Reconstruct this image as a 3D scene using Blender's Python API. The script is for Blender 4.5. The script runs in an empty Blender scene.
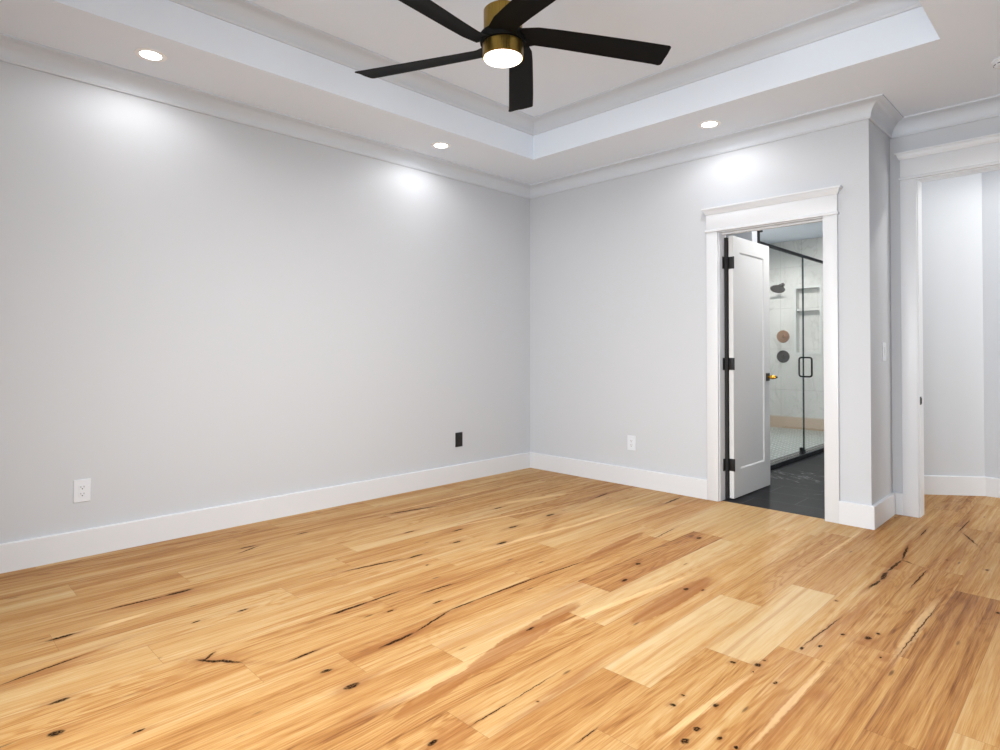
import bpy, bmesh, math, random
from mathutils import Vector, Matrix
random.seed(7)
S = bpy.context.scene
C = S.collection
PI = math.pi

# ---------------------------------------------------------------- camera, world, lights, exposure
cam_d = bpy.data.cameras.new('camera'); cam = bpy.data.objects.new('camera', cam_d); C.objects.link(cam)
cam.location = (4.091, -4.512, 1.15)
cam.rotation_euler = (math.radians(90.75), 0, math.radians(45))
cam_d.sensor_width = 36; cam_d.lens = 36*612/1000; cam_d.shift_y = -0.032
cam_d.clip_start = 0.02
S.camera = cam
S.view_settings.view_transform = 'Standard'; S.view_settings.look = 'None'
S.view_settings.gamma = 1; S.view_settings.use_curve_mapping = False
S.view_settings.exposure = 0.22
w = bpy.data.worlds.new('world'); S.world = w; w.use_nodes = True
w.node_tree.nodes['Background'].inputs[0].default_value = (0.93, 0.965, 1.0, 1)
w.node_tree.nodes['Background'].inputs[1].default_value = 1.5
S.cycles.max_bounces = 14; S.cycles.diffuse_bounces = 8; S.cycles.transmission_bounces = 10; S.cycles.transparent_max_bounces = 16
S.cycles.sample_clamp_indirect = 6

def area_light(name, loc, rot, sx, sy, power, color=(1,1,1), spread=PI):
    d = bpy.data.lights.new(name, 'AREA'); d.shape = 'RECTANGLE'; d.size = sx; d.size_y = sy
    d.energy = power; d.color = color; d.spread = spread
    o = bpy.data.objects.new(name, d); C.objects.link(o); o.location = loc; o.rotation_euler = rot
    return o
# fill lamps added outside made-up windows in the front and right walls
FILL_POWER = 44
FILL_COLOR = (0.965, 0.985, 1.0)
for i, x in enumerate((2.3, 3.7)):
    area_light('window_daylight', (x, -5.32, 1.45), (math.radians(66), 0, 0), 1.0, 1.5, FILL_POWER*1.2, FILL_COLOR, math.radians(135))
area_light('window_daylight', (4.92, -3.1, 1.45), (math.radians(72), 0, math.radians(90)), 2.2, 1.5, FILL_POWER*.45, FILL_COLOR, math.radians(140))

area_light('window_daylight', (6.32, 1.15, 1.45), (math.radians(90), 0, math.radians(90)), .68, 1.5, 48, (1, .96, .90))  # fill lamp added outside the made-up hall end opening

def spot(name, loc, power, size=150, blend=1.0, radius=.04, color=(1,1,1)):
    d = bpy.data.lights.new(name, 'SPOT'); d.energy = power; d.spot_size = math.radians(size)
    d.spot_blend = blend; d.shadow_soft_size = radius; d.color = color
    o = bpy.data.objects.new(name, d); C.objects.link(o); o.location = loc
    return o

# ---------------------------------------------------------------- helpers
def lin(c):
    return tuple((v/12.92 if v <= .04045 else ((v+.055)/1.055)**2.4) for v in [x/255 for x in c])
def mat(name, rgb, rough=.5, metal=0, **kw):
    m = bpy.data.materials.new(name); m.use_nodes = True
    b = m.node_tree.nodes['Principled BSDF']
    b.inputs['Base Color'].default_value = (*lin(rgb), 1)
    b.inputs['Roughness'].default_value = rough; b.inputs['Metallic'].default_value = metal
    for k, v in kw.items(): b.inputs[k.replace('_', ' ')].default_value = v
    return m
def noise_bump(m, scale, strength, dist=.002):
    nt = m.node_tree; b = nt.nodes['Principled BSDF']
    t = nt.nodes.new('ShaderNodeTexCoord'); n = nt.nodes.new('ShaderNodeTexNoise'); n.inputs['Scale'].default_value = scale
    bu = nt.nodes.new('ShaderNodeBump'); bu.inputs['Strength'].default_value = strength; bu.inputs['Distance'].default_value = dist
    nt.links.new(t.outputs['Object'], n.inputs['Vector']); nt.links.new(n.outputs[0], bu.inputs['Height']); nt.links.new(bu.outputs[0], b.inputs['Normal'])
    return m
def emis(name, rgb, strength):
    m = mat(name, (255, 255, 255)); b = m.node_tree.nodes['Principled BSDF']
    b.inputs['Emission Color'].default_value = (*rgb, 1); b.inputs['Emission Strength'].default_value = strength
    return m
def link_bm(name, bm, m, parent=None, smooth=False):
    me = bpy.data.meshes.new(name); bmesh.ops.recalc_face_normals(bm, faces=bm.faces[:]); bm.to_mesh(me); bm.free()
    if m is not None: me.materials.append(m)
    if smooth:
        for p in me.polygons: p.use_smooth = True
        me.shade_auto = True if hasattr(me, 'shade_auto') else None
    o = bpy.data.objects.new(name, me); C.objects.link(o)
    if parent: o.parent = parent
    return o
def auto_smooth(o, ang=35):
    me = o.data
    for p in me.polygons: p.use_smooth = True
    bm = bmesh.new(); bm.from_mesh(me)
    for e in bm.edges:
        if len(e.link_faces) == 2 and e.calc_face_angle(0) > math.radians(ang): e.smooth = False
    bm.to_mesh(me); bm.free()
    return o
def bx(bm, x0, x1, y0, y1, z0, z1, bev=0):
    r = bmesh.ops.create_cube(bm, size=1)
    vs = r['verts']
    for v in vs:
        v.co = Vector((x0+(v.co.x+.5)*(x1-x0), y0+(v.co.y+.5)*(y1-y0), z0+(v.co.z+.5)*(z1-z0)))
    if bev:
        es = {e for v in vs for e in v.link_edges}
        bmesh.ops.bevel(bm, geom=list(es), offset=bev, segments=2, affect='EDGES', profile=.5)
def box(name, m, dims, parent=None, bev=0):
    bm = bmesh.new(); bx(bm, *dims, bev=bev); return link_bm(name, bm, m, parent)
def boxes(name, m, lst, parent=None, bev=0):
    bm = bmesh.new()
    for d in lst: bx(bm, *d, bev=bev)
    return link_bm(name, bm, m, parent)
def lathe(bm, prof, n=48, M=Matrix()):
    rings = []
    for r, z in prof:
        if r < 1e-6: rings.append([bm.verts.new(M @ Vector((0, 0, z)))])
        else: rings.append([bm.verts.new(M @ Vector((r*math.cos(2*PI*i/n), r*math.sin(2*PI*i/n), z))) for i in range(n)])
    for a, b in zip(rings, rings[1:]):
        for i in range(n):
            j = (i+1) % n
            if len(a) == 1 and len(b) == 1: continue
            if len(a) == 1: bm.faces.new((a[0], b[i], b[j]))
            elif len(b) == 1: bm.faces.new((a[i], a[j], b[0]))
            else: bm.faces.new((a[i], a[j], b[j], b[i]))
def lathe_obj(name, m, prof, parent=None, n=48, M=Matrix(), ang=30):
    bm = bmesh.new(); lathe(bm, prof, n, M); return auto_smooth(link_bm(name, bm, m, parent), ang)
def tube(bm, pts, r, n=12, closed=False):
    P = [Vector(p) for p in pts]; k = len(P); rings = []
    up = None
    for i in range(k):
        a = P[i-1] if (i > 0 or closed) else P[i]; b = P[(i+1) % k] if (i < k-1 or closed) else P[i]
        t = (b-a).normalized()
        if up is None: up = t.orthogonal().normalized()
        up = (up - t*up.dot(t)).normalized(); s = t.cross(up)
        rings.append([bm.verts.new(P[i]+r*(math.cos(2*PI*j/n)*up+math.sin(2*PI*j/n)*s)) for j in range(n)])
    for i in range(k if closed else k-1):
        a, b = rings[i], rings[(i+1) % k]
        for j in range(n): bm.faces.new((a[j], a[(j+1) % n], b[(j+1) % n], b[j]))
    if not closed: bm.faces.new(rings[0][::-1]); bm.faces.new(rings[-1])
def sweep(bm, path, prof, closed=False):
    """mitred sweep of a (d, z) profile round a plan path of (x, y); d is measured to the LEFT of the path direction"""
    n = len(path); rings = []
    for i in range(n):
        p = Vector(path[i])
        pin = (Vector(path[i])-Vector(path[i-1])).normalized() if (i > 0 or closed) else None
        pout = (Vector(path[(i+1) % n])-Vector(path[i])).normalized() if (i < n-1 or closed) else None
        if pin is None: pin = pout
        if pout is None: pout = pin
        n1 = Vector((-pin.y, pin.x)); n2 = Vector((-pout.y, pout.x)); mt = (n1+n2); mt = mt/ (mt.dot(n1) if abs(mt.dot(n1)) > 1e-6 else 1)
        rings.append([bm.verts.new((p.x+mt.x*d, p.y+mt.y*d, z)) for d, z in prof])
    m = len(prof)
    for i in range(n if closed else n-1):
        a, b = rings[i], rings[(i+1) % n]
        for j in range(m): bm.faces.new((a[j], b[j], b[(j+1) % m], a[(j+1) % m]))
    if not closed: bm.faces.new(rings[0]); bm.faces.new(rings[-1][::-1])
def thing(name, label, cat, loc=(0, 0, 0), group=None):
    o = bpy.data.objects.new(name, None); o.empty_display_size = .1; C.objects.link(o); o.location = loc
    o['label'] = label; o['category'] = cat
    if group: o['group'] = group
    return o
def tag(o, label, cat, group=None):
    o['label'] = label; o['category'] = cat
    if group: o['group'] = group
    return o
def struct(o): o['kind'] = 'structure'; return o

# ---------------------------------------------------------------- materials
WALL = noise_bump(mat('wall_paint', (189, 193, 199), .75), 220, .05)
CEIL = noise_bump(mat('ceiling_paint', (220, 229, 240), .85), 200, .05)
TRIM = mat('trim_paint', (208, 211, 216), .38)
CROWN = mat('crown_paint', (196, 203, 212), .6)
DOORP = mat('door_paint', (210, 211, 212), .35)
BLACK = mat('matte_black', (14, 14, 15), .45)
BLADE = mat('black_blade', (3, 3, 3), .65, 0, Specular_IOR_Level=.15)
GAP_DARK = mat('black_rubber', (16, 16, 17), .7)  # darkness of the gap beside the door leaf, put into colour
PLASTIC = mat('white_plastic', (209, 214, 221), .3)
BLKPL = mat('black_plastic', (20, 20, 21), .35)
SLOT = mat('slot_shadow', (40, 38, 36), .8)
CAN_TRIM = mat('can_trim', (235, 235, 235), .4)
CHROME = mat('dark_nickel', (96, 90, 86), .3, 1)
BRONZE = mat('brushed_bronze', (190, 150, 120), .3, 1)
GOLD = mat('brass_gold', (225, 170, 70), .25, 1)

def brass():
    m = mat('brushed_brass', (150, 124, 62), .28, 1); nt = m.node_tree; b = nt.nodes['Principled BSDF']
    t = nt.nodes.new('ShaderNodeTexCoord'); mp = nt.nodes.new('ShaderNodeMapping'); mp.inputs['Scale'].default_value = (70, 70, 1.5)
    n = nt.nodes.new('ShaderNodeTexNoise'); n.inputs['Scale'].default_value = 3
    r = nt.nodes.new('ShaderNodeMapRange'); r.inputs['To Min'].default_value = .15; r.inputs['To Max'].default_value = .5
    nt.links.new(t.outputs['Object'], mp.inputs[0]); nt.links.new(mp.outputs[0], n.inputs['Vector']); nt.links.new(n.outputs[0], r.inputs[0]); nt.links.new(r.outputs[0], b.inputs['Roughness'])
    return m
BRASS = brass()

def glass():
    m = bpy.data.materials.new('clear_glass'); m.use_nodes = True; nt = m.node_tree
    for n in list(nt.nodes): nt.nodes.remove(n)
    o = nt.nodes.new('ShaderNodeOutputMaterial'); tr = nt.nodes.new('ShaderNodeBsdfTransparent'); tr.inputs[0].default_value = (.978, .986, .982, 1)
    gl = nt.nodes.new('ShaderNodeBsdfGlossy'); gl.inputs['Roughness'].default_value = .02
    lw = nt.nodes.new('ShaderNodeLayerWeight'); lw.inputs[0].default_value = .5; pw = nt.nodes.new('ShaderNodeMath'); pw.operation = 'POWER'; pw.inputs[1].default_value = 5
    ma = nt.nodes.new('ShaderNodeMath'); ma.operation = 'MULTIPLY_ADD'; ma.inputs[1].default_value = .6; ma.inputs[2].default_value = .035; mx = nt.nodes.new('ShaderNodeMixShader')
    nt.links.new(lw.outputs['Facing'], pw.inputs[0]); nt.links.new(pw.outputs[0], ma.inputs[0]); nt.links.new(ma.outputs[0], mx.inputs[0])
    nt.links.new(tr.outputs[0], mx.inputs[1]); nt.links.new(gl.outputs[0], mx.inputs[2]); nt.links.new(mx.outputs[0], o.inputs[0])
    return m
GLASS = glass()
GEDGE = mat('glass_edge', (40, 62, 58), .2)

class NT:
    def __init__(s, nt): s.nt = nt
    def n(s, t, **kw):
        x = s.nt.nodes.new(t)
        for k, v in kw.items():
            if k.startswith('_'): setattr(x, k[1:], v)
            else: x.inputs[k.replace('_', ' ')].default_value = v
        return x
    def l(s, a, b): s.nt.links.new(a, b)
    def math(s, op, a, b=None, c=None):
        x = s.nt.nodes.new('ShaderNodeMath'); x.operation = op
        for i, v in enumerate((a, b, c)):
            if v is None: continue
            if isinstance(v, (int, float)): x.inputs[i].default_value = v
            else: s.l(v, x.inputs[i])
        return x.outputs[0]
    def noise(s, vec, scale, detail=2, rough=.5, dist=0):
        x = s.n('ShaderNodeTexNoise', Scale=scale, Detail=detail, Roughness=rough, Distortion=dist); s.l(vec, x.inputs['Vector']); return x.outputs[0]
    def scalev(s, vec, sc):
        x = s.nt.nodes.new('ShaderNodeVectorMath'); x.operation = 'MULTIPLY'; s.l(vec, x.inputs[0]); x.inputs[1].default_value = sc; return x.outputs[0]
    def mapr(s, v, a, b, c=0, d=1, kind='SMOOTHSTEP'):
        x = s.n('ShaderNodeMapRange', _interpolation_type=kind); s.l(v, x.inputs[0])
        for i, q in zip((1, 2, 3, 4), (a, b, c, d)): x.inputs[i].default_value = q
        return x.outputs[0]
    def mix(s, f, a, b, mode='MIX'):
        x = s.nt.nodes.new('ShaderNodeMix'); x.data_type = 'RGBA'; x.blend_type = mode
        for i, v in ((0, f), (6, a), (7, b)):
            if isinstance(v, (int, float)): x.inputs[i].default_value = v
            elif isinstance(v, tuple): x.inputs[i].default_value = (*v, 1)
            else: s.l(v, x.inputs[i])
        return x.outputs[2]

DARK=[(2.235,-3.375,0.035,0.016,0),(2.083,-3.388,0.022,0.012,0),(1.634,-4.104,0.03,0.012,0),(1.832,-4.144,0.028,0.018,0),(1.998,-3.964,0.02,0.006,0),(1.328,-3.58,0.025,0.006,0),(1.352,-3.387,0.03,0.008,0),(0.495,-3.007,0.05,0.009,0),(1.095,-4.006,0.06,0.012,0),(0.465,-2.647,0.04,0.008,0),(1.496,-1.9,0.05,0.014,0),(0.9,-1.341,0.04,0.01,0),(1.312,-1.613,0.05,0.014,0),(1.293,-1.218,0.05,0.014,0),(1.109,-1.911,0.05,0.01,0),(1.291,-2.078,0.035,0.01,0),(1.319,-2.407,0.06,0.01,0),(0.922,-2.16,0.05,0.008,0),(1.477,-2.453,0.012,0.006,0),(1.822,-2.931,0.018,0.006,0),(1.896,-2.719,0.03,0.008,0),(2.378,-2.623,0.03,0.006,0),(2.748,-2.998,0.004,0.004,0),(2.67,-3.373,0.02,0.01,0),(2.27,-1.638,0.022,0.014,0),(2.351,-1.884,0.022,0.011,0),(2.284,-0.974,0.02,0.014,0),(2.625,-1.774,0.018,0.014,0),(2.688,-1.728,0.01,0.006,0),(3.089,-2.292,0.012,0.012,0),(3.066,-2.622,0.007,0.007,0),(3.072,-2.698,0.011,0.011,0),(3.171,-2.599,0.014,0.009,0),(3.187,-2.761,0.014,0.01,0),(3.19,-2.839,0.02,0.012,0),(3.256,-2.753,0.012,0.007,0),(3.31,-2.764,0.01,0.008,0),(3.163,-2.248,0.014,0.013,0),(3.171,-2.31,0.004,0.004,0),(3.167,-2.203,0.008,0.006,0),(3.255,-2.328,0.012,0.006,0),(3.231,-1.999,0.018,0.008,0),(3.275,-1.932,0.011,0.007,0),(3.307,-1.757,0.014,0.008,0),(3.182,-1.417,0.008,0.007,0),(3.389,-1.724,0.016,0.013,0),(3.512,-1.54,0.008,0.004,0),(3.438,-0.38,0.007,0.006,0),(3.616,-0.42,0.012,0.008,0),(3.726,-1.056,0.012,0.008,0),(3.408,-1.656,0.01,0.008,0),(3.464,-1.865,0.008,0.004,0),(1.675,-3.093,0.03,0.008,0),(1.671,-3.043,0.109,0.01,0.005),(1.669,-2.856,0.101,0.007,0.011),(1.739,-3.632,0.102,0.01,-0.867),(1.679,-3.649,0.043,0.008,0.701),(0.929,-3.692,0.123,0.007,-0.068),(0.937,-3.522,0.067,0.014,-0.0),(1.35,-4.104,0.142,0.006,0.183),(0.506,-1.81,0.223,0.012,-0.192),(1.275,-2.652,0.182,0.008,-0.182),(2.071,-3.063,0.102,0.01,0.055),(2.034,-2.855,0.137,0.006,0.265),(2.002,-2.659,0.087,0.006,-0.006),(2.008,-2.363,0.244,0.006,-0.023),(2.026,-1.974,0.193,0.004,-0.076),(2.687,-3.149,0.1,0.0035,0.017),(2.682,-2.95,0.123,0.002,0.027),(1.689,-0.23,0.164,0.01,0.068),(1.207,-0.484,0.12,0.008,0.122),(2.97,-3.025,0.059,0.0025,0.019),(3.246,-0.402,0.174,0.008,-3.032),(3.257,-0.691,0.151,0.008,3.101),(3.256,-0.9,0.084,0.012,-3.088),(3.253,-1.055,0.09,0.008,3.054),(3.292,-0.572,0.037,0.006,-2.082),(3.516,-1.494,0.365,0.003,3.119),(3.39,-0.819,0.197,0.004,-0.017),(3.393,0.506,0.224,0.004,-0.022),(3.464,0.183,0.145,0.006,-2.744),(3.236,0.141,0.118,0.004,0.005),(1.92,-3.386,0.068,0.007,0.065),(2.083,-1.026,0.158,0.004,0.075),(0.544,-3.021,0.076,0.006,0.385),(1.77,-2.617,0.116,0.006,3.079),(3.24,-1.791,0.212,0.003,-0.064)]
SOFT=[(1.704,-2.542,0.22,0.03,-0.074),(1.398,-1.312,0.276,0.03,0.478),(2.67,-3.282,0.101,0.05,0.284),(2.635,-1.978,0.248,0.06,3.098),(2.658,-1.685,0.132,0.05,-0.018),(3.369,-2.302,0.061,0.05,-0.149),(3.471,-2.504,0.047,0.05,-0.115),(3.343,-2.507,0.233,0.04,0.057),(0.959,-3.603,0.197,0.035,-0.11),(1.726,-3.632,0.112,0.04,-0.38),(1.38,-4.097,0.168,0.04,0.242),(1.752,-3.834,0.08,0.02,0.158),(2.227,-3.336,0.097,0.035,0.012),(1.058,-1.844,0.231,0.03,-3.043),(2.314,-1.435,0.631,0.05,0.106),(1.271,-0.91,0.525,0.02,0.187),(2.049,-3.166,0.145,0.03,-0.058),(2.055,-3.005,0.282,0.025,0.06),(2.223,-1.895,0.385,0.03,3.076),(2.399,-3.435,0.077,0.03,-3.142),(2.758,-2.916,0.348,0.03,-3.054),(3.268,-1.677,0.461,0.03,3.084),(3.264,-0.854,0.327,0.03,-3.041),(3.452,-0.29,0.366,0.02,3.104),(3.389,-1.766,0.057,0.05,3.025),(3.478,-1.856,0.024,0.04,-2.012),(0.688,-3.155,0.457,0.02,0.03),(0.018,-3.477,0.428,0.03,-0.087)]
PALE=[(3.508,-1.474,0.459,0.022,3.14),(2.421,-2.969,0.473,0.045,-0.021),(3.338,-2.399,0.386,0.012,0.003),(3.154,-2.612,0.316,0.015,-0.067),(2.943,-0.515,0.476,0.008,3.122),(1.588,-1.002,0.513,0.02,-0.036),(1.539,-1.689,0.509,0.02,-0.09),(1.097,-1.446,0.523,0.014,-0.147),(0.901,-0.921,0.385,0.04,-0.224),(0.422,-1.418,0.722,0.016,0.009),(-0.302,-3.557,0.588,0.012,0.108),(1.102,-3.851,0.192,0.02,0.111),(2.495,-2.048,0.531,0.018,3.027)]
HEART=[(2.643,-1.915,0.367,0.05,0.014),(2.406,-2.673,0.41,0.05,-3.007),(2.474,-3.194,0.193,0.035,-3.022),(2.006,-1.451,0.337,0.035,-3.063),(0.494,-1.438,0.69,0.03,0.029),(1.19,-0.445,0.584,0.02,-0.049)]

def wood(DARK, SOFT, PALE, HEART):
    m = bpy.data.materials.new('hickory_planks'); m.use_nodes = True; k = NT(m.node_tree); b = m.node_tree.nodes['Principled BSDF']
    tc = k.n('ShaderNodeTexCoord'); P = tc.outputs['Object']
    def attr(nm):
        a = k.n('ShaderNodeAttribute'); a.attribute_name = nm; return a.outputs['Fac']
    tone, seed, fig = attr('tone'), attr('seed'), attr('fig')
    # per plank offset so that grain never runs across a joint
    off = k.n('ShaderNodeCombineXYZ'); k.l(k.math('MULTIPLY', seed, 37.0), off.inputs[0]); k.l(k.math('MULTIPLY', seed, 91.0), off.inputs[1]); k.l(k.math('MULTIPLY', seed, 53.0), off.inputs[2])
    va = k.nt.nodes.new('ShaderNodeVectorMath'); va.operation = 'ADD'; k.l(P, va.inputs[0]); k.l(off.outputs[0], va.inputs[1]); Q = va.outputs[0]
    # knots / cracks: distance in each mark's own ellipse, on a slightly warped position
    wn = k.n('ShaderNodeTexNoise', Scale=26, Detail=3); k.l(P, wn.inputs['Vector'])
    ws = k.nt.nodes.new('ShaderNodeVectorMath'); ws.operation = 'MULTIPLY_ADD'; k.l(wn.outputs['Color'], ws.inputs[0]); ws.inputs[1].default_value = (.022, .04, 0); ws.inputs[2].default_value = (-.011, -.02, 0)
    wp = k.nt.nodes.new('ShaderNodeVectorMath'); wp.operation = 'ADD'; k.l(P, wp.inputs[0]); k.l(ws.outputs[0], wp.inputs[1])
    def chain(lst, pos, grow=1.0, minb=0):
        cur = None
        for (x, y, a, bb, r) in lst:
            bb = max(bb, minb)
            mp = k.n('ShaderNodeMapping', _vector_type='TEXTURE', Location=(x, y, 0), Rotation=(0, 0, r), Scale=(bb*grow, a*grow, 1)); k.l(pos, mp.inputs[0])
            ln = k.nt.nodes.new('ShaderNodeVectorMath'); ln.operation = 'LENGTH'; k.l(mp.outputs[0], ln.inputs[0])
            cur = ln.outputs['Value'] if cur is None else k.math('MINIMUM', cur, ln.outputs['Value'])
        return cur if cur is not None else k.math('ADD', 9.0, 0.0)
    small = k.nt.nodes.new('ShaderNodeVectorMath'); small.operation = 'MULTIPLY_ADD'; k.l(ws.outputs[0], small.inputs[0]); small.inputs[1].default_value = (.55, .9, 0); k.l(P, small.inputs[2])
    dd = chain(DARK, small.outputs[0]); ds = chain(SOFT, wp.outputs[0])
    # figure: low frequency contour lines ("cathedral"), bent by the nearness of a knot
    near = k.math('DIVIDE', 1.0, k.math('ADD', 1.0, k.math('MULTIPLY', dd, dd)))
    lo = k.noise(k.scalev(Q, (5.5, .75, 1)), 1.0, 2, .5, .25)
    field = k.math('ADD', lo, k.math('MULTIPLY', near, .05))
    rings = k.math('SINE', k.math('MULTIPLY', field, 130.0))
    rings = k.mapr(rings, -.2, 1.0)
    fine = k.noise(k.scalev(Q, (150, 3.2, 1)), 1.0, 3, .6)
    fine2 = k.noise(k.scalev(Q, (430, 9, 1)), 1.0, 2, .6)
    mid = k.noise(k.scalev(Q, (34, 1.3, 1)), 1.0, 3, .6, .3)
    big = k.noise(k.scalev(Q, (7, .55, 1)), 1.0, 3, .55, .4)
    streak = k.noise(k.scalev(Q, (22, .45, 1)), 1.0, 2, .5, .35)
    ramp = k.n('ShaderNodeValToRGB'); e = ramp.color_ramp.elements
    cols = WOOD_RAMP
    e[0].position = cols[0][0]; e[0].color = (*lin(cols[0][1]), 1); e[1].position = cols[-1][0]; e[1].color = (*lin(cols[-1][1]), 1)
    for p, c in cols[1:-1]:
        q = e.new(p); q.color = (*lin(c), 1)
    t = k.math('ADD', tone, k.math('MULTIPLY', k.math('SUBTRACT', big, .5), .60))
    t = k.math('ADD', t, k.math('MULTIPLY', k.math('SUBTRACT', mid, .5), .38))
    t = k.math('ADD', t, k.math('MULTIPLY', k.math('SUBTRACT', fine, .5), .62))
    t = k.math('ADD', t, k.math('MULTIPLY', k.math('SUBTRACT', fine2, .5), .50))
    t = k.math('ADD', t, k.math('MULTIPLY', k.math('MULTIPLY', rings, fig), .17))
    band = k.noise(k.scalev(Q, (13, .28, 1)), 1.0, 2, .5, .5)
    t = k.math('ADD', t, k.math('MULTIPLY', k.mapr(band, .54, .57), .10))
    t = k.math('SUBTRACT', t, k.math('MULTIPLY', k.mapr(band, .42, .39), .10))
    k.l(t, ramp.inputs[0])
    col = ramp.outputs[0]
    # long thin brown mineral streaks
    sm = k.mapr(k.math('ADD', streak, k.math('MULTIPLY', fine, .14)), .65, .73)
    col = k.mix(k.math('MULTIPLY', sm, .38), col, lin((150, 98, 50)))
    # soft brown areas, dark halo, knot core
    sb = k.mapr(ds, 1.7, .2)
    sbn = k.noise(k.scalev(Q, (60, 2.5, 1)), 1.0, 3, .6, .3)
    col = k.mix(k.math('MULTIPLY', sb, k.mapr(sbn, .35, .62, .15, .75)), col, lin((140, 88, 42)))
    dp = chain(PALE, small.outputs[0])
    col = k.mix(k.math('MULTIPLY', k.mapr(k.math('ADD', dp, k.math('MULTIPLY', k.math('SUBTRACT', fine, .5), .5)), 1.15, .55), .55), col, lin((214, 182, 134)))
    dh = chain(HEART, wp.outputs[0])
    col = k.mix(k.math('MULTIPLY', k.mapr(k.math('ADD', dh, k.math('MULTIPLY', k.math('SUBTRACT', fine, .5), .4)), 1.08, .92), k.mapr(mid, .3, .7, .5, .9)), col, lin((138, 86, 40)))
    halo = k.mapr(dd, 3.2, .8)
    hr = k.mapr(mid, .35, .6, .35, 1)
    col = k.mix(k.math('MULTIPLY', k.math('MULTIPLY', halo, hr), .50), col, lin((128, 76, 36)))
    core = k.mapr(dd, 1.15, .55)
    cn = k.mapr(k.noise(k.scalev(P, (160, 90, 1)), 1.0, 2), .30, .55, .45, 1)
    col = k.mix(k.math('MULTIPLY', core, cn), col, lin((26, 14, 8)))
    # tiny dark pin knots and flecks, few and elongated along the grain
    vo = k.n('ShaderNodeTexVoronoi', Scale=1.0); k.l(k.scalev(Q, (26, 5.5, 0)), vo.inputs['Vector'])
    vs_ = k.n('ShaderNodeSeparateXYZ'); k.l(vo.outputs['Color'], vs_.inputs[0])
    fl = k.math('MULTIPLY', k.mapr(k.math('ADD', vo.outputs['Distance'], k.math('MULTIPLY', k.math('SUBTRACT', fine, .5), .25)), .20, .06), k.mapr(vs_.outputs[0], .90, .93))
    col = k.mix(k.math('MULTIPLY', fl, .75), col, lin((74, 44, 24)))
    sp = k.math('MULTIPLY', k.math('SUBTRACT', 1.0, k.math('MULTIPLY', core, .9)), .18)
    # joint lines between planks
    uv = k.n('ShaderNodeUVMap'); uv.uv_map = 'edge_a'; uv2 = k.n('ShaderNodeUVMap'); uv2.uv_map = 'edge_b'
    s1 = k.n('ShaderNodeSeparateXYZ'); k.l(uv.outputs[0], s1.inputs[0]); s2 = k.n('ShaderNodeSeparateXYZ'); k.l(uv2.outputs[0], s2.inputs[0])
    ed = k.math('MINIMUM', k.math('MINIMUM', s1.outputs[0], s1.outputs[1]), k.math('MINIMUM', s2.outputs[0], s2.outputs[1]))
    jl = k.mapr(ed, .0016, .0003)
    col = k.mix(k.math('MULTIPLY', jl, .40), col, lin((96, 62, 34)))
    k.l(col, b.inputs['Base Color'])
    b.inputs['Roughness'].default_value = .5
    k.l(k.mapr(mid, .3, .7, .40, .56), b.inputs['Roughness'])
    k.l(sp, b.inputs['Specular IOR Level'])
    bu = k.n('ShaderNodeBump', Strength=.12, Distance=.001); k.l(fine, bu.inputs['Height']); k.l(bu.outputs[0], b.inputs['Normal'])
    return m
WOOD_RAMP = [(0.0, (188, 162, 122)), (.25, (183, 151, 104)), (.45, (174, 134, 82)), (.65, (157, 111, 60)), (.85, (128, 82, 40)), (1.0, (98, 57, 27))]

def marble():
    m = mat('marble_tile', (214, 214, 210), .12); k = NT(m.node_tree); b = m.node_tree.nodes['Principled BSDF']
    tc = k.n('ShaderNodeTexCoord'); P = tc.outputs['Object']
    v = k.noise(k.scalev(P, (1.3, 1.3, .7)), 1.4, 5, .6, 1.2)
    vein = k.mapr(k.math('ABSOLUTE', k.math('SUBTRACT', v, .5)), .018, 0)
    cl = k.noise(P, 2.2, 3)
    col = k.mix(k.mapr(cl, .3, .7), lin((226, 226, 222)), lin((212, 212, 208)))
    col = k.mix(k.math('MULTIPLY', vein, .28), col, lin((168, 166, 160)))
    s = k.n('ShaderNodeSeparateXYZ'); k.l(P, s.inputs[0])
    hx = k.math('ADD', s.outputs[0], s.outputs[1])
    jz = k.math('ABSOLUTE', k.math('SUBTRACT', k.math('FRACT', k.math('DIVIDE', k.math('ADD', s.outputs[2], .02), .60)), .5))
    jx = k.math('ABSOLUTE', k.math('SUBTRACT', k.math('FRACT', k.math('DIVIDE', k.math('ADD', hx, .22), .30)), .5))
    j = k.math('MAXIMUM', k.mapr(jz, .4955, .498), k.mapr(jx, .492, .495))
    col = k.mix(k.math('MULTIPLY', j, .55), col, lin((140, 140, 136)))
    # warm beige tint over a low band at the tile foot
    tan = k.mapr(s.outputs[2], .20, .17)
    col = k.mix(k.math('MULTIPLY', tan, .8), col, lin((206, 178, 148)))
    k.l(col, b.inputs['Base Color'])
    return m
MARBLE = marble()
def slate():
    m = mat('slate_tile', (44, 46, 52), .55, 0, Specular_IOR_Level=.25); k = NT(m.node_tree); b = m.node_tree.nodes['Principled BSDF']
    tc = k.n('ShaderNodeTexCoord'); P = tc.outputs['Object']
    v = k.noise(P, 1.6, 6, .62, 1.4); vein = k.mapr(k.math('ABSOLUTE', k.math('SUBTRACT', v, .5)), .010, 0)
    pat = k.mapr(k.noise(P, 1.1, 2), .5, .6)
    col = k.mix(k.noise(P, 5, 4), lin((15, 16, 19)), lin((27, 28, 32)))
    col = k.mix(k.math('MULTIPLY', k.math('MULTIPLY', vein, pat), .7), col, lin((165, 165, 168)))
    br = k.n('ShaderNodeTexBrick', Scale=1, Mortar_Size=.003, Brick_Width=.60, Row_Height=.30)
    br.offset = .5; k.l(P, br.inputs['Vector'])
    col = k.mix(k.math('MULTIPLY', br.outputs['Fac'], .7), col, lin((80, 82, 86)))
    k.l(col, b.inputs['Base Color'])
    return m
SLATE = slate()
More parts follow.
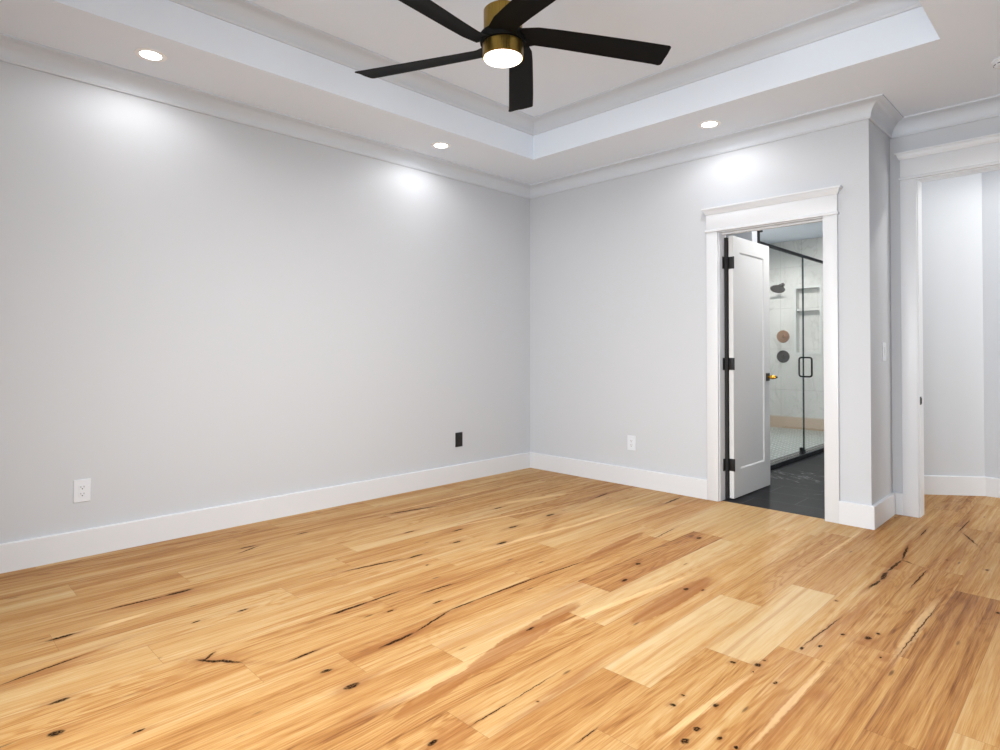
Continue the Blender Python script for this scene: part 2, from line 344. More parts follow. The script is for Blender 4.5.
def mosaic():
    m = mat('mosaic_tile', (176, 186, 182), .3); k = NT(m.node_tree); b = m.node_tree.nodes['Principled BSDF']
    tc = k.n('ShaderNodeTexCoord'); P = tc.outputs['Object']
    br = k.n('ShaderNodeTexBrick', Scale=1, Mortar_Size=.008, Brick_Width=.11, Row_Height=.055)
    br.inputs['Color1'].default_value = (*lin((150, 162, 158)), 1); br.inputs['Color2'].default_value = (*lin((118, 132, 130)), 1); br.inputs['Mortar'].default_value = (*lin((222, 226, 224)), 1)
    k.l(P, br.inputs['Vector']); k.l(br.outputs[0], b.inputs['Base Color'])
    return m
MOSAIC = mosaic()

# ---------------------------------------------------------------- room dimensions
H = 2.77; TOP = 3.24
XP = 2.981          # right end of the back wall (outside corner)
YR = .542           # face of the recessed wall
OX0, OX1, OH = 1.962, 2.70, 2.062      # bathroom door opening
RX0, RX1, RH = 3.146, 4.30, 2.345      # hall opening in the recessed wall
XR, YF = 4.70, -5.15                   # right and front walls
HX, HY = 3.365, 1.672                  # bend of the hall wall
T = .12

# ---------------------------------------------------------------- floor planks
PIT = .1935; E0 = 2.966
JOINTS = {-14: [-1.3, -3.0, -4.4], -13: [-3.873, -2.05, -.4], -12: [-3.438, -1.75, -4.7], -11: [-2.6, -.8, -4.3], -10: [-4.037, -1.45, -2.75],
          -9: [-3.15, -1.95, -.62, -4.6], -8: [-3.785, -.95, -2.35], -7: [-1.75, -2.9, -.35, -4.4], -6: [-3.578, -2.2, -1.0],
          -5: [-3.29, -1.156], -4: [-.865, -2.065, -2.995], -3: [-2.383, -.9, -4.3], -2: [-3.240, -.42], -1: [-2.664, -1.72, -.30, -3.95],
          0: [-1.350, -2.260, -2.975, -4.2], 1: [-2.047, -.75, .9, -3.5], 2: [-1.806, -.605, .45, 1.3, -3.2], 3: [-.878, .2, 1.1, -2.4, -3.9]}
# tone 0 pale ... 1 dark, figure 0..1, keyed by (row, number of joints lying further away)
TONES = {}
TONE_FILE = {
 (0, 0): (.50, .3), (0, 1): (.14, .25), (0, 2): (.50, .6), (0, 3): (.45, .3), (-1, 0): (.35, .3), (-1, 1): (.46, .7), (-1, 2): (.12, .45), (-1, 3): (.55, .3), (-4, 0): (.25, .2), (-4, 1): (.62, 1.0),
 (-4, 2): (.22, .3), (-4, 3): (.52, .3), (-5, 0): (.28, .3), (-5, 1): (.50, .4), (-5, 2): (.46, .3), (-3, 0): (.3, .3), (-3, 1): (.18, .6), (-3, 2): (.58, .9), (-2, 0): (.3, .2), (-2, 1): (.34, .4), (-2, 2): (.52, .8),
 (1, 1): (.50, .3), (1, 2): (.40, .5), (1, 3): (.50, 1.0), (2, 1): (.55, .4), (2, 2): (.55, .4), (2, 3): (.58, .8), (2, 4): (.52, .4), (3, 1): (.55, .3), (3, 2): (.5, .3), (3, 3): (.70, .3), (3, 4): (.6, .3), (4, 3): (.5, .3), (4, 2): (.36, .3),
 (-6, 0): (.42, .3), (-8, 2): (.45, .3), (-8, 3): (.3, .2), (-13, 3): (.3, .2), (-13, 2): (.5, .3), (-12, 2): (.5, .3), (-10, 3): (.45, .2),
}
def floor_planks():
    mats = []
    bm = bmesh.new(); ua = bm.loops.layers.uv.new('edge_a'); ub = bm.loops.layers.uv.new('edge_b')
    lt = bm.faces.layers.float.new('tone'); ls = bm.faces.layers.float.new('seed'); lf = bm.faces.layers.float.new('fig')
    rnd = random.Random(11)
    for r in range(-16, 20):
        x0 = max(E0+r*PIT, -.05); x1 = min(E0+(r+1)*PIT, 6.2)
        if x1 <= -.04 or x0 > 6.2: continue
        far = .03 if x1 <= XP+.02 else 2.6
        pick = lambda L: [q for q in L if x0-.045-abs(math.sin(q[4]))*q[2] < q[0] < x1+.045+abs(math.sin(q[4]))*q[2]]
        mats.append(wood(pick(DARK), pick(SOFT), pick(PALE), pick(HEART)))
        near = YF-.1
        if r in JOINTS: js = sorted(JOINTS[r], reverse=True)
        else:
            js = []; y = far-rnd.uniform(.3, 1.4)
            while y > near: js.append(y); y -= rnd.uniform(.7, 1.9)
        cuts = [far]+[j for j in js if near < j < far]+[near]
        if far > 2: cuts = [far]+[j for j in js if j < far and j > near]+[near]
        for i, (a, b) in enumerate(zip(cuts, cuts[1:])):
            vs = [bm.verts.new(c) for c in ((x0, b, 0), (x1, b, 0), (x1, a, 0), (x0, a, 0))]
            f = bm.faces.new(vs)
            tn, fg = TONE_FILE.get((r, i), (None, None))
            if tn is None: tn = min(.8, max(.1, rnd.gauss(.44, .09))); fg = rnd.choice((.15, .3, .6, .9))
            f.material_index = len(mats)-1; f[lt] = tn; f[ls] = rnd.random(); f[lf] = fg
            for lp in f.loops:
                x, y = lp.vert.co.x, lp.vert.co.y
                lp[ua].uv = (x-x0, y-b); lp[ub].uv = (x1-x, a-y)
    o = link_bm('floor', bm, None)
    for q in mats: o.data.materials.append(q)
    # wood floor lies only where the room and hall are
    return struct(o)
floor_planks()
struct(box('floor_bathroom', SLATE, (-.1, XP-T+.02, .03, 7.1, -.04, 0)))
struct(box('floor_subfloor', WALL, (-.3, 6.4, YF-.3, 7.3, -.12, -.045)))

# ---------------------------------------------------------------- walls
struct(box('wall_left', WALL, (-T, 0, YF-T, .0, 0, TOP)))
struct(boxes('wall_back', WALL, [(-T, OX0-.02, 0, T, 0, TOP), (OX0-.02, OX1+.02, 0, T, OH+.02, TOP), (OX1+.02, XP, 0, T, 0, TOP)]))
struct(box('wall_return', WALL, (XP-T, XP, T, YR+.02, 0, TOP)))
struct(boxes('wall_recess', WALL, [(XP, RX0-.02, YR, YR+T, 0, TOP), (RX0-.02, RX1+.02, YR, YR+T, RH+.02, TOP), (RX1+.02, XR+T, YR, YR+T, 0, TOP)]))
# right wall with a wide opening made up for the fill lamp
struct(boxes('wall_right', WALL, [(XR, XR+T, YF-T, -4.2, 0, TOP), (XR, XR+T, -2.0, YR, 0, TOP), (XR, XR+T, -4.2, -2.0, 0, .7), (XR, XR+T, -4.2, -2.0, 2.2, TOP)]))
fw = []; edges = [-T, 1.8, 2.8, 3.2, 4.2, XR]
for i in range(0, 5):
    a, b = edges[i], edges[i+1]
    if i % 2 == 0: fw.append((a, b, YF-T, YF, 0, TOP))
    else: fw += [(a, b, YF-T, YF, 0, .7), (a, b, YF-T, YF, 2.2, TOP)]
struct(boxes('wall_front', WALL, fw))
def added_window(n, x0, x1, y, z0, z1, axis='x'):  # frames for unseen, made-up openings that admit the fill lamps
    def mk(a, b, c, d, e, f):
        return (a, b, c, d, e, f) if axis == 'x' else (c, d, a, b, e, f)
    fr = []
    yy = y
    for (a, b, e, f) in ((x0, x0+.05, z0, z1), (x1-.05, x1, z0, z1), (x0+.05, x1-.05, z0, z0+.05), (x0+.05, x1-.05, z1-.05, z1), (x0+.05, x1-.05, (z0+z1)/2-.02, (z0+z1)/2+.02)):
        fr.append(mk(a, b, yy-.03, yy+.03, e, f))
    o = struct(boxes('window_%d' % n, TRIM, fr))
    g = box('window_pane', GLASS, mk(x0+.05, x1-.05, yy-.004, yy+.004, z0+.05, z1-.05), o)
    return o
for i in range(2): added_window(i+1, edges[1+2*i], edges[2+2*i], YF-.06, .7, 2.2)
added_window(3, -4.2, -2.0, XR+.06, .7, 2.2, 'y')
# hall
u = Vector((HX-2.99, HY-1.385)).normalized()
bm = bmesh.new()
pa = Vector((HX, HY)); pb = pa-u*.75; nrm = Vector((-u.y, u.x))
def prism(bm, pts, z0, z1):
    lo = [bm.verts.new((p[0], p[1], z0)) for p in pts]; hi = [bm.verts.new((p[0], p[1], z1)) for p in pts]
    bm.faces.new(lo[::-1]); bm.faces.new(hi)
    for i in range(len(pts)): j = (i+1) % len(pts); bm.faces.new((lo[i], lo[j], hi[j], hi[i]))
prism(bm, [(6.2, HY), (HX, HY), tuple(pb), tuple(pb+nrm*T), (HX-.03, HY+T), (6.2, HY+T)], 0, TOP)
struct(link_bm('wall_hall', bm, WALL))
struct(boxes('wall_hall_end', WALL, [(6.1, 6.2, YR, .80, 0, TOP), (6.1, 6.2, 1.5, HY, 0, TOP), (6.1, 6.2, .80, 1.5, 0, .7), (6.1, 6.2, .80, 1.5, 2.2, TOP)]))
added_window(4, .80, 1.5, 6.15, .7, 2.2, 'y')  # unseen, added so that its fill lamp can light the hall
struct(box('wall_hall_side', WALL, (XP-T, XP, YR+.02, 5.3, 0, TOP)))
struct(box('wall_hall_front', WALL, (XR+T, 6.2, YR, YR+T, 0, TOP)))
# bathroom shell
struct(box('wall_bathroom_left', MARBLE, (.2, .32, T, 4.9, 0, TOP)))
NX0, NX1, NZ0, NZ1, SY = .835, 1.150, 1.13, 2.06, 4.87
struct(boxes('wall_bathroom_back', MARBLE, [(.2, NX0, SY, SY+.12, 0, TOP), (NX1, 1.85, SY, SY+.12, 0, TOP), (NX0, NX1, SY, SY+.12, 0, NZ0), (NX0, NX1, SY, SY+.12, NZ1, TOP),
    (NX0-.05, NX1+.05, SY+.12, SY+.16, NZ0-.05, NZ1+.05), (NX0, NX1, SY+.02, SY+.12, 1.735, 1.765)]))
fr = []
for d in ((NX0-.030, NX0, NZ0-.030, NZ1+.030), (NX1, NX1+.030, NZ0-.030, NZ1+.030), (NX0, NX1, NZ0-.030, NZ0), (NX0, NX1, NZ1, NZ1+.030)):
    fr.append((d[0], d[1], SY-.012, SY+.01, d[2], d[3]))
NICHE = mat('niche_trim', (218, 220, 218), .25)
struct(boxes('trim_1', NICHE, fr))
struct(box('wall_bathroom_side', WALL, (1.82, 2.94, 5.2, 5.3, 0, TOP)))
struct(box('wall_shower_side', WALL, (.32, 1.70, 1.24, 1.36, 0, TOP)))

# ---------------------------------------------------------------- ceiling with tray
TX0, TX1, TY0, TY1, TZ = .642, 3.475, -4.27, -.665, 2.972
CD, CH = .105, .105      # crown projection and drop
def ceiling():
    bm = bmesh.new(); V = lambda *c: bm.verts.new(c)
    xo0, xo1, yo0, yo1 = -T, XR+T, YF-T, YR+T
    o = [V(xo0, yo0, H), V(xo1, yo0, H), V(xo1, yo1, H), V(xo0, yo1, H)]
    i = [V(TX0, TY0, H), V(TX1, TY0, H), V(TX1, TY1, H), V(TX0, TY1, H)]
    t = [V(TX0, TY0, TZ+CH), V(TX1, TY0, TZ+CH), V(TX1, TY1, TZ+CH), V(TX0, TY1, TZ+CH)]
    for a in range(4):
        b = (a+1) % 4
        bm.faces.new((o[a], o[b], i[b], i[a])); bm.faces.new((i[a], i[b], t[b], t[a]))
    bm.faces.new(t)
    me = bpy.data.meshes.new('ceiling'); bm.normal_update(); bm.to_mesh(me); bm.free(); me.materials.append(CEIL)
    ob = bpy.data.objects.new('ceiling', me); C.objects.link(ob); return struct(ob)
ceiling()
struct(box('ceiling_hall', CEIL, (XP-T, 6.2, YR+T, 5.3, H, H+.05)))
struct(box('ceiling_bathroom', CEIL, (-.1, XP-T, YR+T, 5.3, H, H+.05)))
struct(box('ceiling_roof', CEIL, (-.3, 6.4, YF-.3, 5.6, TOP, TOP+.1)))

def crown_prof(z):   # (d from wall, z) closed; small fillets with a smooth cove between
    p = [(0, z-CH), (.012, z-CH), (.016, z-CH+.010)]
    for i in range(9):
        a = i/8; ang = a*PI/2
        p.append((.018+(CD-.030)*(1-math.cos(ang)) , z-CH+.012+(CH-.026)*math.sin(ang)))
    p += [(CD-.008, z-.012), (CD, z-.010), (CD, z), (0, z)]
    return p
def crown(name, path, z, closed=False):
    bm = bmesh.new(); sweep(bm, path, crown_prof(z), closed)
    return struct(auto_smooth(link_bm(name, bm, CROWN), 25))
# walking with the room on the left
crown('trim_2', [(XP, YR), (XP, 0), (0, 0), (0, YF)], H)
crown('trim_3', [(XR, YR), (XP, YR)], H)
crown('trim_4', [(TX1, TY1), (TX0, TY1), (TX0, TY0), (TX1, TY0)], TZ+CH, True)
crown('trim_5', [(0, YF), (XR, YF), (XR, YR)], H)

def base_prof(h=.15, t=.021):
    return [(0, 0), (t, 0), (t, h-.004), (t-.004, h), (0, h)]
def baseboard(name, path):
    bm = bmesh.new(); sweep(bm, path, base_prof()); return struct(link_bm(name, bm, TRIM))
baseboard('baseboard_left', [(OX0-.095, 0), (0, 0), (0, YF)])
baseboard('baseboard_back', [(RX0-.101, YR), (XP, YR), (XP, 0), (OX1+.095, 0)])
baseboard('baseboard_hall', [(6.1, HY), (HX, HY), tuple(pb)])
baseboard('baseboard_front', [(0, YF), (XR, YF), (XR, YR)])

# ---------------------------------------------------------------- door casings (craftsman heads)
def casing(n, x0, x1, zt, y, cw, fz, cz):
    """x0,x1 opening; y wall face; fz frieze height; cz cap height"""
    t = .020; b = bmesh.new()
    bx(b, x0-cw, x0-.006, y-t, y, 0, zt+.006, .0015)
    bx(b, x1+.006, x1+cw, y-t, y, 0, zt+.006, .0015)
    e = x1+cw; a = x0-cw
    bx(b, a-.008, e+.008, y-t-.010, y, zt+.006, zt+.024, .003)
    bx(b, a, e, y-t-.002, y, zt+.024, zt+.024+fz, .001)
    z = zt+.024+fz
    path = [(e, y), (e, y-t), (a, y-t), (a, y)]
    # cap: small cove stepping out then a flat shelf
    pr = [(-.004, z), (.006, z), (.010, z+.012), (.014, z+.018), (.016, z+.030), (.020, z+.030), (.020, z+.038), (.028, z+.038), (.028, z+cz), (-.004, z+cz)]
    sweep(b, [(e, y), (e, y-t), (a, y-t), (a, y)][::-1], [(-d, zz) for d, zz in pr])
    bx(b, a-.003, e+.003, y-t-.003, y, z+cz-.004, z+cz)
    return struct(auto_smooth(link_bm('trim_%d' % n, b, TRIM), 30))
casing(6, OX0, OX1, OH, 0, .095, .118, .050)
casing(7, RX0, RX1, RH, YR, .101, .125, .050)
# jambs
struct(boxes('trim_8', TRIM, [(OX0-.02, OX0, 0, T, 0, OH), (OX1, OX1+.02, 0, T, 0, OH), (OX0-.02, OX1+.02, 0, T, OH, OH+.02),
        (OX1-.012, OX1, .045, .083, 0, OH), (OX0, OX1-.012, .045, .083, OH-.012, OH)]))
struct(boxes('trim_9', TRIM, [(RX0-.02, RX0, YR, YR+T, 0, RH), (RX1, RX1+.02, YR, YR+T, 0, RH), (RX0-.02, RX1+.02, YR, YR+T, RH, RH+.02)]))
# black strip painted as the dark gap on the hinge side
struct(box('trim_10', GAP_DARK, (OX0, OX0+.020, .085, .119, .0, OH-.03)))

# ---------------------------------------------------------------- bathroom door leaf
def door():
    LX0, LX1, LY0, LY1, Z0, Z1 = 1.987, 2.022, .109, .815, .012, 2.045
    st, rt = .118, .118
    b = bmesh.new()
    bx(b, LX0, LX1, LY0, LY0+st, Z0, Z1); bx(b, LX0, LX1, LY1-st, LY1, Z0, Z1)
    bx(b, LX0, LX1, LY0+st, LY1-st, Z0, Z0+.215); bx(b, LX0, LX1, LY0+st, LY1-st, Z1-rt, Z1)
    bmesh.ops.remove_doubles(b, verts=b.verts[:], dist=1e-5)
    root = struct(link_bm('door_1', b, DOORP))
    b = bmesh.new(); y0, y1, z0, z1 = LY0+st, LY1-st, Z0+.215, Z1-rt
    bx(b, LX0+.009, LX1-.009, y0, y1, z0, z1)
    # sloped bead all round both faces
    for xs, xe in ((LX1-.001, LX1-.009), (LX0+.001, LX0+.009)):
        w_ = .009
        o_ = [b.verts.new((xs, y, z)) for y, z in ((y0, z0), (y1, z0), (y1, z1), (y0, z1))]
        i_ = [b.verts.new((xe, y, z)) for y, z in ((y0+w_, z0+w_), (y1-w_, z0+w_), (y1-w_, z1-w_), (y0+w_, z1-w_))]
        for q in range(4): b.faces.new((o_[q], o_[(q+1) % 4], i_[(q+1) % 4], i_[q]))
    link_bm('door_panel', b, DOORP, root)
    for zc in (.27, 1.05, 1.835):
        b = bmesh.new()
        bx(b, LX0-.002, LX0+.040, LY0-.004, LY0-.0005, zc-.047, zc+.047, .001)
        bx(b, OX0, OX0+.003, .050, .0848, zc-.047, zc+.047, .001)
        tube(b, [(LX0-.008, LY0-.012, zc-.047), (LX0-.008, LY0-.012, zc+.047)], .0075, 12)
        tube(b, [(LX1+.004, LY0-.004, zc-.047), (LX1+.004, LY0-.004, zc+.047)], .0065, 12)
        h = auto_smooth(link_bm('hinge', b, BLACK, root)); h['label'] = 'black door hinge'
    yk, zk = .762, .93
    b = bmesh.new(); bx(b, LX1, LX1+.010, yk-.030, yk+.030, zk-.033, zk+.033, .002)
    r = link_bm('rosette', b, BLACK, root); r['label'] = 'square black rosette'
    M = Matrix.Translation((LX1+.008, yk, zk)) @ Matrix.Rotation(PI/2, 4, 'Y')
    k = lathe_obj('door_knob', GOLD, [(0, 0), (.010, 0), (.010, .012), (.016, .018), (.018, .040), (.013, .062), (.008, .066), (0, .066)], root, 24, M); k['label'] = 'brass door knob'
    M2 = Matrix.Translation((LX1+.074, yk, zk)) @ Matrix.Rotation(PI/2, 4, 'Y')
    lathe_obj('knob_tip', BLACK, [(0, 0), (.008, 0), (.009, .006), (.005, .010), (0, .011)], k, 20, M2)
    b = bmesh.new(); bx(b, LX0-.010, LX0, yk-.030, yk+.030, zk-.033, zk+.033, .002); link_bm('rosette', b, BLACK, root)
    return root
door()
# edge strike / pull on the jamb of the hall opening
o = tag(boxes('strike_plate', BLACK, [(RX0, RX0+.003, YR+.008, YR+.046, .776, .832), (RX0+.003, RX0+.009, YR+.014, YR+.026, .784, .824)], bev=.0008),
        'small black metal strike plate on the jamb of the hall opening', 'strike plate')

# ---------------------------------------------------------------- shower enclosure
GX = 1.70
sh = thing('shower_enclosure', 'frameless glass shower screen with black top rail beyond the bathroom door', 'shower enclosure', (GX, 3.1, 0))
def loc(o, root):  # keep world geometry while the root sits at its base
    for v in o.data.vertices: v.co -= root.location
    return o
loc(box('glass_panel', GLASS, (GX-.005, GX+.005, 1.365, 2.570, .055, 2.175), sh), sh)
dr = loc(box('glass_door', GLASS, (GX-.005, GX+.005, 2.582, 3.35, .055, 2.165), sh), sh)
loc(box('glass_panel', GLASS, (GX-.005, GX+.005, 3.36, 4.86, .055, 2.175), sh), sh)
e = loc(boxes('glass_edge', GEDGE, [(GX-.0055, GX+.0055, 2.566, 2.5705, .055, 2.175), (GX-.0055, GX+.0055, 2.5815, 2.586, .055, 2.165)], sh), sh)
rl = loc(box('top_rail', BLACK, (GX-.012, GX+.012, 1.365, 4.86, 2.175, 2.205, None) if False else (GX-.012, GX+.012, 1.365, 4.86, 2.175, 2.205), sh, .002), sh)
rl['label'] = 'matte black top rail'
loc(boxes('rail_bracket', BLACK, [(GX-.006, GX+.022, 1.362, 1.372, 2.16, 2.30), (GX-.03, GX+.045, 1.362, 1.385, 2.285, 2.30)], sh, .001), sh)
b = bmesh.new()
def rrect(hw, z0, z1, y, r=.025, n=6):
    pts = []
    for cx_, cz_, a0 in ((hw-r, z1-r, 0), (-hw+r, z1-r, PI/2), (-hw+r, z0+r, PI), (hw-r, z0+r, 1.5*PI)):
        for i in range(n+1):
            a = a0+i/n*PI/2; pts.append((GX+cx_+r*math.cos(a), y, cz_+r*math.sin(a)))
    return pts
tube(b, rrect(.066, .868, 1.078, 2.64), .0095, 12, True)
hh = auto_smooth(loc(link_bm('pull_handle', b, BLACK, sh), sh), 60); hh['label'] = 'black back-to-back pull handle'
loc(box('glass_clamp', BLACK, (GX-.014, GX+.014, 2.480, 2.520, .050, .105), sh, .002), sh)
loc(box('glass_clamp', BLACK, (GX-.014, GX+.014, 2.584, 2.602, .050, .072), sh, .002), sh)
struct(box('trim_11', mat('curb_stone', (46, 47, 51), .25), (GX-.05, GX+.06, 1.24, 4.87, 0, .050), None, .003))
struct(box('floor_shower', MOSAIC, (.32, GX-.05, 1.36, SY, 0, .012)))

def valve(z, m, label, group):
    r_ = thing('shower_valve', label, 'shower valve', (.645, SY, z), group)
    M = Matrix.Rotation(PI/2, 4, 'X')
    lathe_obj('escutcheon', m, [(0, 0), (.092, 0), (.092, .006), (.086, .010), (0, .011)], r_, 40, M)
    M2 = Matrix.Rotation(PI/2, 4, 'X') @ Matrix.Translation((0, 0, .011))
    k = lathe_obj('valve_knob', m, [(0, 0), (.024, 0), (.024, .045), (.020, .05), (0, .05)], r_, 28, M2)
    b = bmesh.new(); bx(b, .0, .060, -.058, -.046, -.006, .006, .002); link_bm('lever', b, m, k)
    return r_
valve(1.365, BRONZE, 'round bronze shower valve plate, the upper of two on the marble wall', 'round shower valves')
valve(1.068, CHROME, 'round dark nickel shower valve plate, the lower of two on the marble wall', 'round shower valves')
sd = thing('wall_shower', 'round dark shower head on an arm above the shower valves', 'shower head', (.645, SY, 2.13))
b = bmesh.new(); tube(b, [(0, 0, 0), (0, -.06, .0), (0, -.12, -.004), (0, -.17, -.03), (0, -.185, -.06)], .011, 12); auto_smooth(link_bm('shower_arm', b, CHROME, sd), 60)
lathe_obj('spray_plate', CHROME, [(0, .03), (.018, .028), (.03, .010), (.098, .004), (.102, -.004), (.098, -.012), (0, -.013)], sd, 40, Matrix.Translation((0, -.20, -.072)) @ Matrix.Rotation(math.radians(-28), 4, 'X'))
lathe_obj('wall_flange', CHROME, [(0, 0), (.03, 0), (.03, .006), (.012, .012), (0, .012)], sd, 28, Matrix.Rotation(PI/2, 4, 'X'))

# ---------------------------------------------------------------- ceiling fan
FX, FY = 2.061, -2.462
fan = thing('ceiling_fan', 'black five-blade ceiling fan with brass housing and lit round light in the tray ceiling', 'ceiling fan', (FX, FY, TZ+CH))
zc = TZ+CH
def Z(z): return z-zc
LENS = emis('fan_light_lens', (1.0, .93, .82), 9)
lathe_obj('canopy', BRASS, [(0, 0), (.072, 0), (.072, -.045), (.066, -.052), (0, -.052)], fan)
lathe_obj('downrod', BRASS, [(.0, -.05), (.024, -.05), (.024, Z(2.795)), (.034, Z(2.79)), (.034, Z(2.765)), (0, Z(2.765))], fan, 24)
mh = lathe_obj('motor_housing', BRASS, [(0, Z(2.768)), (.086, Z(2.768)), (.092, Z(2.762)), (.092, Z(2.655)), (0, Z(2.655))], fan, 64); mh['label'] = 'brushed brass motor housing'
lathe_obj('hub', BLADE, [(0, Z(2.655)), (.10, Z(2.655)), (.108, Z(2.648)), (.112, Z(2.628)), (.108, Z(2.606)), (0, Z(2.604))], fan, 64)
lr = lathe_obj('light_ring', BRASS, [(0, Z(2.604)), (.095, Z(2.604)), (.097, Z(2.601)), (.097, Z(2.540)), (.092, Z(2.536)), (.090, Z(2.542)), (0, Z(2.542))], fan, 64); lr['label'] = 'brass light ring'
ln = lathe_obj('light_lens', LENS, [(0, Z(2.541)), (.089, Z(2.541)), (.088, Z(2.534)), (.070, Z(2.530)), (0, Z(2.528))], fan, 64); ln['label'] = 'glowing round lens'
def blade_mesh():
    # (x, y-, y+) outline of the blade, z of both edges
    st = [(.07, -.110, .030), (.15, -.120, -.002), (.25, -.112, .011), (.45, -.090, .043), (.65, -.067, .075), (.78, -.050, .096)]
    b = bmesh.new(); rows = []
    def zz(x, y): # pitch: the leading (+y) edge hangs lower
        tw = math.tan(math.radians(11-2*(x-.07)/.8)); return -tw*(y-(-.045+.09*(x-.1)/.7))
    outline = [(x, y0) for x, y0, y1 in st]+[(.812, -.046), (.822, -.040), (.827, -.028), (.828, .060), (.828, .088), (.824, .099), (.812, .104)]+[(x, y1) for x, y0, y1 in reversed(st)]
    # grid: for every station a row of 7 points
    xs = [.07, .11, .15, .2, .25, .35, .45, .55, .65, .72, .78, .80, .812, .819, .824, .8275]
    def span(x):
        lo = hi = None; ys = []
        n = len(outline)
        for i in range(n):
            (xa, ya), (xb, yb) = outline[i], outline[(i+1) % n]
            if abs(xa-xb) < 1e-9: continue
            if min(xa, xb)-1e-9 <= x <= max(xa, xb)+1e-9: ys.append(ya+(yb-ya)*(x-xa)/(xb-xa))
        return min(ys), max(ys)
    up, dn = [], []
    for x in xs:
        a, c = span(x); ru, rd = [], []
        for j in range(9):
            f = j/8; y = a+(c-a)*f; th = .0045*(1-.8*abs(2*f-1)**3)+.0006
            camber = .006*(1-(2*f-1)**2)
            ru.append(b.verts.new((x, y, zz(x, y)+camber+th))); rd.append(b.verts.new((x, y, zz(x, y)+camber-th)))
        up.append(ru); dn.append(rd)
    for i in range(len(xs)-1):
        for j in range(8):
            b.faces.new((up[i][j], up[i+1][j], up[i+1][j+1], up[i][j+1])); b.faces.new((dn[i][j], dn[i][j+1], dn[i+1][j+1], dn[i+1][j]))
        b.faces.new((up[i][0], dn[i][0], dn[i+1][0], up[i+1][0])); b.faces.new((up[i][8], up[i+1][8], dn[i+1][8], dn[i][8]))
    for j in range(8):
        b.faces.new((up[0][j], up[0][j+1], dn[0][j+1], dn[0][j])); b.faces.new((up[-1][j], dn[-1][j], dn[-1][j+1], up[-1][j+1]))
    return b
bl = auto_smooth(link_bm('blade', blade_mesh(), BLADE, fan), 40)
BA = 53.1
fl = bpy.data.lights.new('fan_light_glow', 'AREA'); fl.shape = 'DISK'; fl.size = .17; fl.energy = 34; fl.color = (1, .97, .92)
fo = bpy.data.objects.new('fan_light_glow', fl); C.objects.link(fo); fo.location = (FX, FY, 2.522)
bl.location = (0, 0, Z(2.617)); bl.rotation_euler = (0, 0, math.radians(BA))
for q in range(1, 5):
    c = bl.copy(); C.objects.link(c); c.parent = fan; c.rotation_euler = (0, 0, math.radians(BA+72*q))

# ---------------------------------------------------------------- recessed lights
CAN_EM = emis('can_lens', (1, .99, .97), 14)
def can(x, y, z, label, power, group='recessed ceiling lights', color=(1, .985, .965)):
    t = thing('recessed_light', label, 'ceiling light', (x, y, z), group)
    b = bmesh.new(); lathe(b, [(.052, 0), (.078, 0), (.077, -.003), (.060, -.005), (.054, -.004), (.052, -.0015)], 48); auto_smooth(link_bm('trim_ring', b, CAN_TRIM, t))
    lathe_obj('lens', CAN_EM, [(0, -.0015), (.053, -.0015), (.053, -.0005), (0, -.0005)], t)
    s_ = spot('downlight', (x, y, z-.012), power, 178, .5, .05, color)
    return t
CAN_P = 13
can(.386, -3.51, H, 'lit round recessed light in the soffit at the left edge of the photo', CAN_P)
can(.365, -1.445, H, 'lit round recessed light over the left wall near the room corner', CAN_P)
can(2.072, -.378, H, 'lit round recessed light over the back wall left of the bathroom door', CAN_P)
can(3.78, -1.445, H, 'lit round recessed light in the right soffit, nearer the hall opening', CAN_P)  # this can and the next are unseen, added to supply fill light
can(2.072, -4.55, H, 'lit round recessed light in the soffit by the front windows', CAN_P)
can(4.2, 1.15, H, 'lit round recessed light in the hall ceiling', 55, color=(1, .95, .88))  # hall, bathroom and shower cans are added out of view as fill
can(2.62, 1.05, H, 'lit round recessed light in the bathroom ceiling above the slate floor', 100, color=(1, .955, .90))
can(1.05, 3.4, H, 'lit round recessed light in the shower ceiling', 150)

sm = thing('smoke_detector', 'white round smoke detector on the ceiling at the right edge of the photo', 'smoke detector', (3.695, -.135, H))
lathe_obj('detector_body', PLASTIC, [(0, 0), (.070, 0), (.070, -.010), (.064, -.014), (.058, -.030), (.045, -.038), (0, -.040)], sm, 48)
b = bmesh.new()
for q in range(12):
    a = q*PI/6; M = Matrix.Rotation(a, 4, 'Z'); r = bmesh.ops.create_cube(b, size=1, matrix=M @ Matrix.Translation((.0575, 0, -.026)) @ Matrix.Diagonal((.006, .018, .004, 1)))
link_bm('vent_slot', b, SLOT, sm)

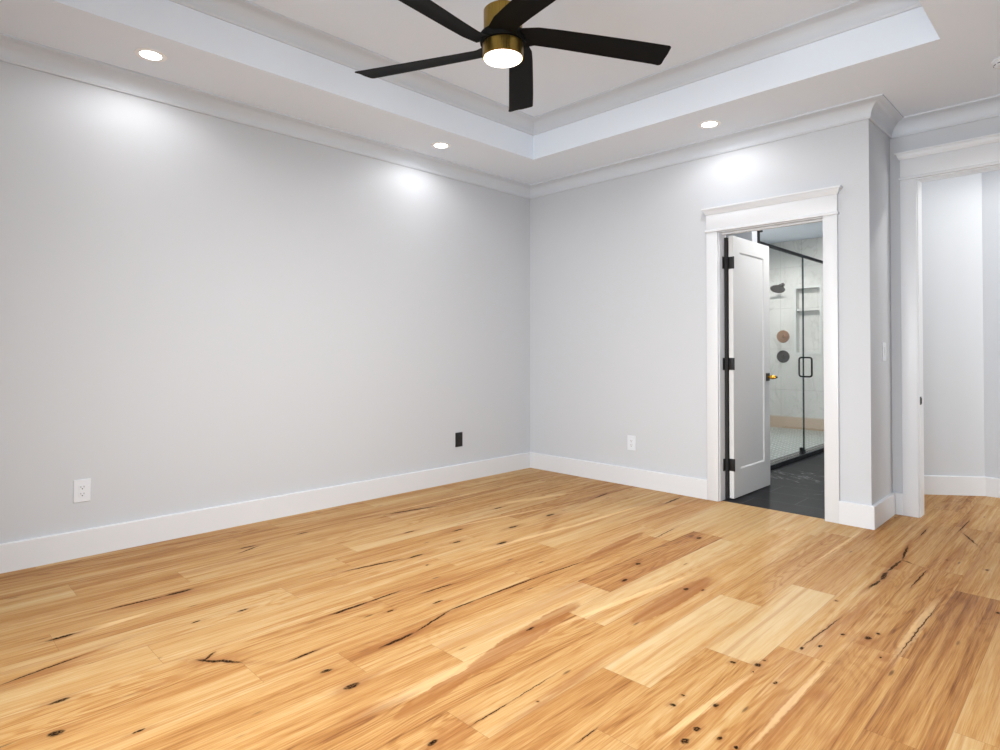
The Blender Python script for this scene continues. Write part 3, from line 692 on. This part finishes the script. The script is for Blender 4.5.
# ---------------------------------------------------------------- outlets and switch
def outlet(loc_, rz, label, mt, slot, kind='duplex'):
    t = thing('wall_outlet' if kind == 'duplex' else 'light_switch', label, 'outlet' if kind == 'duplex' else 'light switch', loc_, 'wall outlets' if kind == 'duplex' else None)
    t.rotation_euler = (0, 0, rz)     # plate faces local -y
    W_, H_ = .081, .126
    b = bmesh.new(); bx(b, -W_/2, W_/2, -.006, 0, -H_/2, H_/2, .002); link_bm('cover_plate', b, mt, t)
    if kind == 'duplex':
        b = bmesh.new(); bx(b, -.0165, .0165, -.0085, -.005, -.034, .034, .0015); f = link_bm('receptacle', b, mt, t)
        b = bmesh.new()
        for zz in (-.019, .019):
            bx(b, -.0085, -.006, -.0089, -.0080, zz-.001, zz+.007); bx(b, .006, .0085, -.0089, -.0080, zz-.001, zz+.007)
            lathe(b, [(0, 0), (.0032, 0), (.0032, .0008), (0, .0008)], 12, Matrix.Translation((0, -.0080, zz-.008)) @ Matrix.Rotation(PI/2, 4, 'X'))
        link_bm('plug_slots', b, slot, f)
    else:
        b = bmesh.new(); bx(b, -.0165, .0165, -.0075, -.005, -.034, .034, .001); f = link_bm('switch_frame', b, mt, t)
        b = bmesh.new(); vs = [b.verts.new(c) for c in ((-.014, -.0075, -.031), (.014, -.0075, -.031), (.014, -.0125, .031), (-.014, -.0125, .031), (-.014, -.005, -.031), (.014, -.005, -.031), (.014, -.005, .031), (-.014, -.005, .031))]
        for q in ((0, 1, 2, 3), (4, 7, 6, 5), (0, 4, 5, 1), (3, 2, 6, 7), (0, 3, 7, 4), (1, 5, 6, 2)): b.faces.new([vs[i] for i in q])
        link_bm('rocker', b, mt, f)
    return t
outlet((0, -3.735, .368), PI/2, 'white wall outlet low on the left wall near the left edge of the photo', PLASTIC, SLOT)
outlet((0, -.937, .368), PI/2, 'black wall outlet low on the left wall near the room corner', BLKPL, BLACK)
outlet((1.175, 0, .363), 0, 'white wall outlet low on the back wall left of the bathroom door', PLASTIC, SLOT)
outlet((XP, .33, 1.145), PI/2, 'white rocker light switch on the narrow return wall', PLASTIC, SLOT, 'switch')
